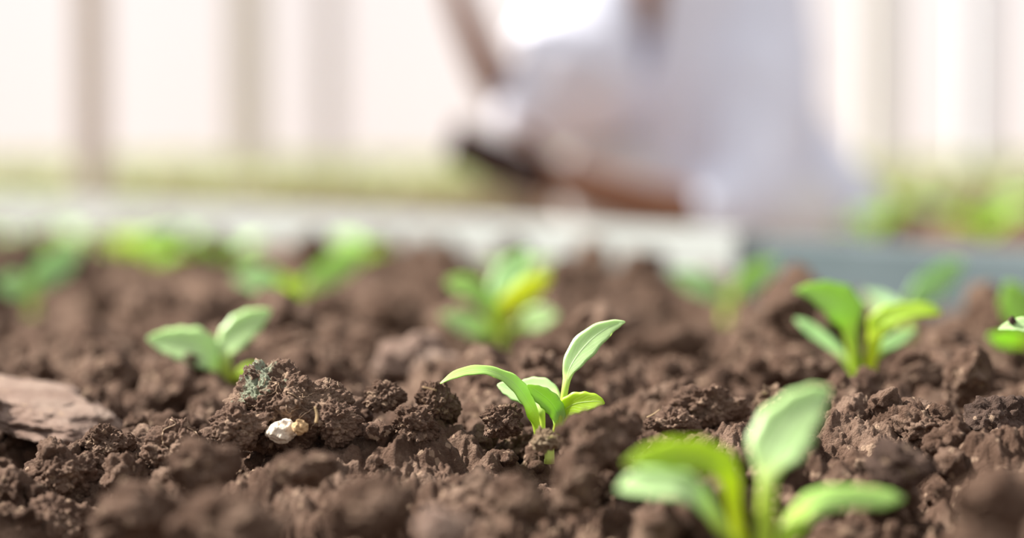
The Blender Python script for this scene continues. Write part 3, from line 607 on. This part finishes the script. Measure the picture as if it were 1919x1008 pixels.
# ------------------------------------------------------------------ crouching person
PY = 3.8
def Q(px, py, dy=0.): return P(px, py, PY + dy)
def skin(name, nodes, edges, mat, parent, sub=2, root=0, loc=None):
    names = list(nodes); me = bpy.data.meshes.new(name + '_rig'); base = parent.location if parent else Vector()
    me.from_pydata([tuple(Vector(nodes[n][0]) - base) for n in names], [(names.index(a), names.index(b)) for a, b in edges], [])
    o = bpy.data.objects.new(name + '_rig', me); C.objects.link(o)
    md = o.modifiers.new('skin', 'SKIN'); md.use_smooth_shade = True; md.branch_smoothing = .6
    if not me.skin_vertices: 
        bpy.context.view_layer.objects.active = o
    for i, n in enumerate(names):
        sv_ = me.skin_vertices[0].data[i]; r_ = nodes[n][1]; sv_.radius = r_ if isinstance(r_, tuple) else (r_, r_); sv_.use_root = (i == root)
    ss = o.modifiers.new('sub', 'SUBSURF'); ss.levels = sub; ss.render_levels = sub
    bpy.context.view_layer.update(); dg = bpy.context.evaluated_depsgraph_get()
    me2 = bpy.data.meshes.new_from_object(o.evaluated_get(dg)); me2.name = name; me2.materials.clear(); me2.materials.append(mat)
    me2.polygons.foreach_set('use_smooth', np.ones(len(me2.polygons), dtype=bool))
    bpy.data.objects.remove(o); bpy.data.meshes.remove(me)
    r = bpy.data.objects.new(name, me2); C.objects.link(r); r.parent = parent; return r
def garment(name, nodes, edges, mat, parent, voxel=.011):
    V, Fc = [], []; off = 0; dv, df = ico(3); base = np.array(parent.location[:])
    for a, b in edges:
        pa, ra = nodes[a]; pb, rb = nodes[b]; ra = ra if not isinstance(ra, tuple) else ra[0]; rb = rb if not isinstance(rb, tuple) else rb[0]; L_ = (pb - pa).length; n = max(2, int(L_ / .018))
        for k in range(n + 1):
            t = k / n; c = pa.lerp(pb, t); V.append(dv * (ra + (rb - ra) * t) + np.array(c[:]) - base); Fc.append(df + off); off += len(dv)
    o = mesh_obj(name + '_rig', np.concatenate(V), np.concatenate(Fc), mat)
    md = o.modifiers.new('r', 'REMESH'); md.mode = 'VOXEL'; md.voxel_size = voxel
    md = o.modifiers.new('s', 'SMOOTH'); md.iterations = 7; md.factor = .6
    bpy.context.view_layer.update(); dg = bpy.context.evaluated_depsgraph_get(); me2 = bpy.data.meshes.new_from_object(o.evaluated_get(dg)); me2.name = name
    m_ = o.data; bpy.data.objects.remove(o); bpy.data.meshes.remove(m_)
    n = len(me2.vertices); co = np.empty(n * 3, np.float32); me2.vertices.foreach_get('co', co); co = co.reshape(-1, 3); nn = np.empty(n * 3, np.float32); me2.vertices.foreach_get('normal', nn); nn = nn.reshape(-1, 3)
    w = co * np.array([9, 9, 4]); fold = 1 - np.abs(vnoise3(w + 1.5 * np.stack([vnoise3(co * 6, k) for k in range(3)], 1), 5)) * 2        # cloth folds
    me2.vertices.foreach_set('co', (co + nn * (fold * .009)[:, None]).astype(np.float32).ravel()); me2.update()
    me2.materials.clear(); me2.materials.append(mat); me2.polygons.foreach_set('use_smooth', np.ones(len(me2.polygons), dtype=bool))
    r_ = bpy.data.objects.new(name, me2); C.objects.link(r_); r_.parent = parent; return r_
M_SKIN = simple('skin', (.24, .105, .055), .5, bump=(300, .0006))
M_COAT = simple('coat_cloth', (.82, .86, 1.0), .8, bump=(30, .004))
M_SHIRT = simple('shirt_cloth', (.28, .29, .42), .8)
M_TROUSER = simple('trouser_cloth', (.72, .70, .70), .85)
M_HAIR = simple('hair', (.02, .014, .01), .6)
M_TABLET = simple('tablet_case', (.02, .01, .008), .9, spec=.1)
pr = empty('person', (Q(1330, 300).x, PY + .1, -.31), 'crouching person in a pale blue-white coat, one bare arm raised, holding a dark tablet', 'person')
nd = {
 'pelvis': (Q(1400, 360, .12), .10), 'belly': (Q(1365, 240, .12), .095), 'chest': (Q(1300, 80, .10), .10), 'upper': (Q(1235, -20, .04), .085),
 'neck': (Q(1215, -120, -.02), .05), 'neck2': (Q(1205, -160, -.03), .048), 'chin': (Q(1198, -205, -.06), (.055, .06)), 'head': (Q(1192, -270, -.05), (.075, .088)), 'crown': (Q(1192, -335, -.03), (.06, .07)),
 'sh_a': (Q(1110, -20, .0), .06), 'ua_a': (Q(1080, 110, -.05), .045), 'el_a': (Q(955, 215, -.05), .036), 'fo_a': (Q(905, 110, -.08), .031), 'wr_a': (Q(852, -15, -.10), .024),
 'sh_b': (Q(1400, 10, .03), .06), 'ua_b': (Q(1432, 200, -.06), .045), 'el_b': (Q(1400, 400, -.12), .042), 'fo_b': (Q(1240, 395, -.20), .042), 'wr_b': (Q(1055, 340, -.27), .034),
 'hip_a': (Q(1330, 400, .08), .08), 'kn_a': (Q(1135, 330, .0), .05), 'an_a': (Vector((.20, PY + .22, -.22)), .042), 'to_a': (Vector((.18, PY + .06, -.275)), .03),
 'hip_b': (Q(1470, 410, .10), .08), 'kn_b': (Q(1480, 440, -.12), .05), 'an_b': (Vector((.46, PY + .10, -.22)), .042), 'to_b': (Vector((.45, PY - .08, -.275)), .03)}
ed = [('pelvis', 'belly'), ('belly', 'chest'), ('chest', 'upper'), ('upper', 'neck'), ('neck', 'neck2'), ('neck2', 'chin'), ('chin', 'head'), ('head', 'crown'),
      ('upper', 'sh_a'), ('sh_a', 'ua_a'), ('ua_a', 'el_a'), ('el_a', 'fo_a'), ('fo_a', 'wr_a'), ('upper', 'sh_b'), ('sh_b', 'ua_b'), ('ua_b', 'el_b'), ('el_b', 'fo_b'), ('fo_b', 'wr_b'),
      ('pelvis', 'hip_a'), ('hip_a', 'kn_a'), ('kn_a', 'an_a'), ('an_a', 'to_a'), ('pelvis', 'hip_b'), ('hip_b', 'kn_b'), ('kn_b', 'an_b'), ('an_b', 'to_b')]
def hand(nd, ed, wr, d, side, nrm_, tag_, curl):
    """d: towards the fingertips, side: towards the thumb, nrm_: palm normal"""
    d, side, nrm_ = d.normalized(), side.normalized(), nrm_.normalized(); w = nd[wr][0]
    nd[tag_ + 'palm'] = (w + d * .045, (.034, .016)); ed.append((wr, tag_ + 'palm'))
    nd[tag_ + 'kn'] = (w + d * .082, (.034, .014)); ed.append((tag_ + 'palm', tag_ + 'kn'))
    for k, (s, L_) in enumerate(((.030, .072), (.010, .080), (-.010, .075), (-.030, .060))):
        prev = tag_ + 'kn'; p = w + d * .092 + side * s; n_ = f'{tag_}f{k}0'; nd[n_] = (p, .0095); ed.append((prev, n_)); prev = n_
        a = 0
        for j in range(3):
            a += curl; p = p + (d * math.cos(a) + nrm_ * math.sin(a)) * (L_ * (.42, .32, .26)[j]); n_ = f'{tag_}f{k}{j+1}'; nd[n_] = (p, .0088 - .0008 * j); ed.append((prev, n_)); prev = n_
    p = w + d * .03 + side * .03; nd[tag_ + 't0'] = (p, .013); ed.append((tag_ + 'palm', tag_ + 't0')); p = p + side * .022 + d * .02 + nrm_ * .01
    nd[tag_ + 't1'] = (p, .011); ed.append((tag_ + 't0', tag_ + 't1')); p = p + side * .006 + d * .028 + nrm_ * .012; nd[tag_ + 't2'] = (p, .009); ed.append((tag_ + 't1', tag_ + 't2'))
hand(nd, ed, 'wr_a', Vector((-.35, -.1, 1)), Vector((1, -.5, .3)), Vector((.3, -1, 0)), 'a', .35)
hand(nd, ed, 'wr_b', Vector((-1, -.15, .25)), Vector((.1, -.6, 1)), Vector((-.2, -.8, .5)), 'b', .45)
body = skin('body', nd, ed, M_SKIN, pr)
ho = Vector(nd['head'][0]) - pr.location
def ball(name, c, r, mat, parent, sub=3, sc=(1, 1, 1)):
    dv, df = ico(sub); o = mesh_obj(name, dv * r * np.array(sc) + np.array(c[:]), df, mat, parent); return o
ball('nose', ho + Vector((0, -.095, -.02)), .014, M_SKIN, pr, 3, (.8, 1.1, 1.4))
for s in (-1, 1):
    ball('eye', ho + Vector((s * .032, -.082, .008)), .012, simple('eye_white', (.8, .8, .8), .2), pr)
    ball('ear', ho + Vector((s * .082, .01, -.01)), .026, M_SKIN, pr, 3, (.35, .8, 1.2))
ball('mouth', ho + Vector((0, -.083, -.055)), .02, simple('lips', (.3, .09, .07), .5), pr, 3, (1.1, .4, .3))
dv, df = ico(4); hv = dv * np.array([.088, .105, .085]) * (1 + .05 * vnoise3(dv * 6, 3))[:, None]; hv[:, 1] = np.where((hv[:, 1] < -.04) & (hv[:, 2] < .045), -.04, hv[:, 1]); mesh_obj('hair', hv + np.array((ho + Vector((0, .018, .045)))[:]), df, M_HAIR, pr)
# coat: one garment over torso and sleeves, sleeves pushed up to the elbows
cn = {'pelvis': (Q(1415, 350, .10), .155), 'belly': (Q(1340, 240, .08), .155), 'chest': (Q(1270, 90, .05), .15), 'upper': (Q(1235, -25, .0), .12), 'collar': (Q(1222, -85, .0), (.075, .07)),
      'skirt_a': (Q(1330, 420, .05), .12), 'skirt_b': (Q(1510, 410, .06), (.125, .12)), 'hem': (Q(1540, 480, .05), .085),
      'sh_a': (Q(1115, 0, -.03), .095), 'arm_a': (Q(1095, 120, -.06), .115), 'el_a': (Q(1035, 215, -.05), .07), 'cuff_a': (Q(992, 205, -.06), .055),
      'sh_b': (Q(1400, 10, .0), .095), 'arm_b': (Q(1435, 200, -.06), .085), 'el_b': (Q(1410, 375, -.12), .07), 'cuff_b': (Q(1330, 400, -.16), .056)}
ce = [('pelvis', 'belly'), ('belly', 'chest'), ('chest', 'upper'), ('upper', 'collar'), ('pelvis', 'skirt_a'), ('pelvis', 'skirt_b'), ('skirt_b', 'hem'), ('upper', 'sh_a'), ('sh_a', 'arm_a'), ('arm_a', 'el_a'), ('el_a', 'cuff_a'),
      ('upper', 'sh_b'), ('sh_b', 'arm_b'), ('arm_b', 'el_b'), ('el_b', 'cuff_b')]
coat = garment('coat', cn, ce, M_COAT, pr); coat['label'] = 'pale blue-white coat'
# shirt front and bare throat showing in the open collar
def vpatch(name, pts, depth, mat):
    bpy.context.view_layer.update(); vv = []; n = len(pts)
    for a, b_, w in pts:
        for s in (-1, -.5, 0, .5, 1):
            tgt = P(a + s * w, b_, PY); org = Vector((0, 0, CAM_H)) - pr.location; hit, loc, nn, _ = coat.ray_cast(org, (tgt - Vector((0, 0, CAM_H))).normalized())
            loc = loc if hit else (Q(a + s * w, b_, -.1) - pr.location); vv.append(loc + Vector((0, -depth * (1 - abs(s) * .9), 0)))
    ff = [[i * 5 + k, i * 5 + k + 1, (i + 1) * 5 + k + 1, (i + 1) * 5 + k] for i in range(n - 1) for k in range(4)]
    o = mesh_obj(name, np.array([q[:] for q in vv]), ff, mat, pr); md = o.modifiers.new('t', 'SOLIDIFY'); md.thickness = .006; md.offset = 0; return o
vpatch('throat', [(1218, -70, 34), (1217, -20, 28), (1214, 30, 20), (1212, 66, 17)], .012, M_SKIN)
vpatch('shirt', [(1212, 62, 20), (1211, 90, 16), (1210, 115, 9), (1209, 135, 2)], .010, M_SHIRT)
tn = {'pelvis': (Q(1400, 380, .12), (.135, .12)), 'hip_a': (Q(1330, 425, .07), .105), 'kn_a': (Q(1140, 330, .01), .078), 'an_a': (Vector((.20, PY + .22, -.2)), .055),
      'hip_b': (Q(1480, 405, .09), .105), 'kn_b': (Q(1480, 435, -.12), .08), 'an_b': (Vector((.46, PY + .10, -.2)), .055)}
trs = garment('trousers', tn, [('pelvis', 'hip_a'), ('hip_a', 'kn_a'), ('kn_a', 'an_a'), ('pelvis', 'hip_b'), ('hip_b', 'kn_b'), ('kn_b', 'an_b')], M_TROUSER, pr)
for nm in ('a', 'b'):
    an, to = nd['an_' + nm][0], nd['to_' + nm][0]
    skin('shoe', {'h': (an + Vector((0, .02, -.045)), (.04, .035)), 'm': ((an + to) / 2 + Vector((0, 0, -.02)), (.042, .036)), 't': (to + Vector((0, -.03, .0)), (.04, .028))}, [('h', 'm'), ('m', 't')], M_HAIR, pr)
# dark tablet resting in the hand
tb = box('tablet', -.075, .075, -.055, .055, -.006, .006, M_TABLET, .004); tb.location = Q(935, 302, -.36); tb.rotation_euler = (.55, .42, .1)
tag(tb, 'dark tablet held low in the hand of the crouching person', 'tablet')
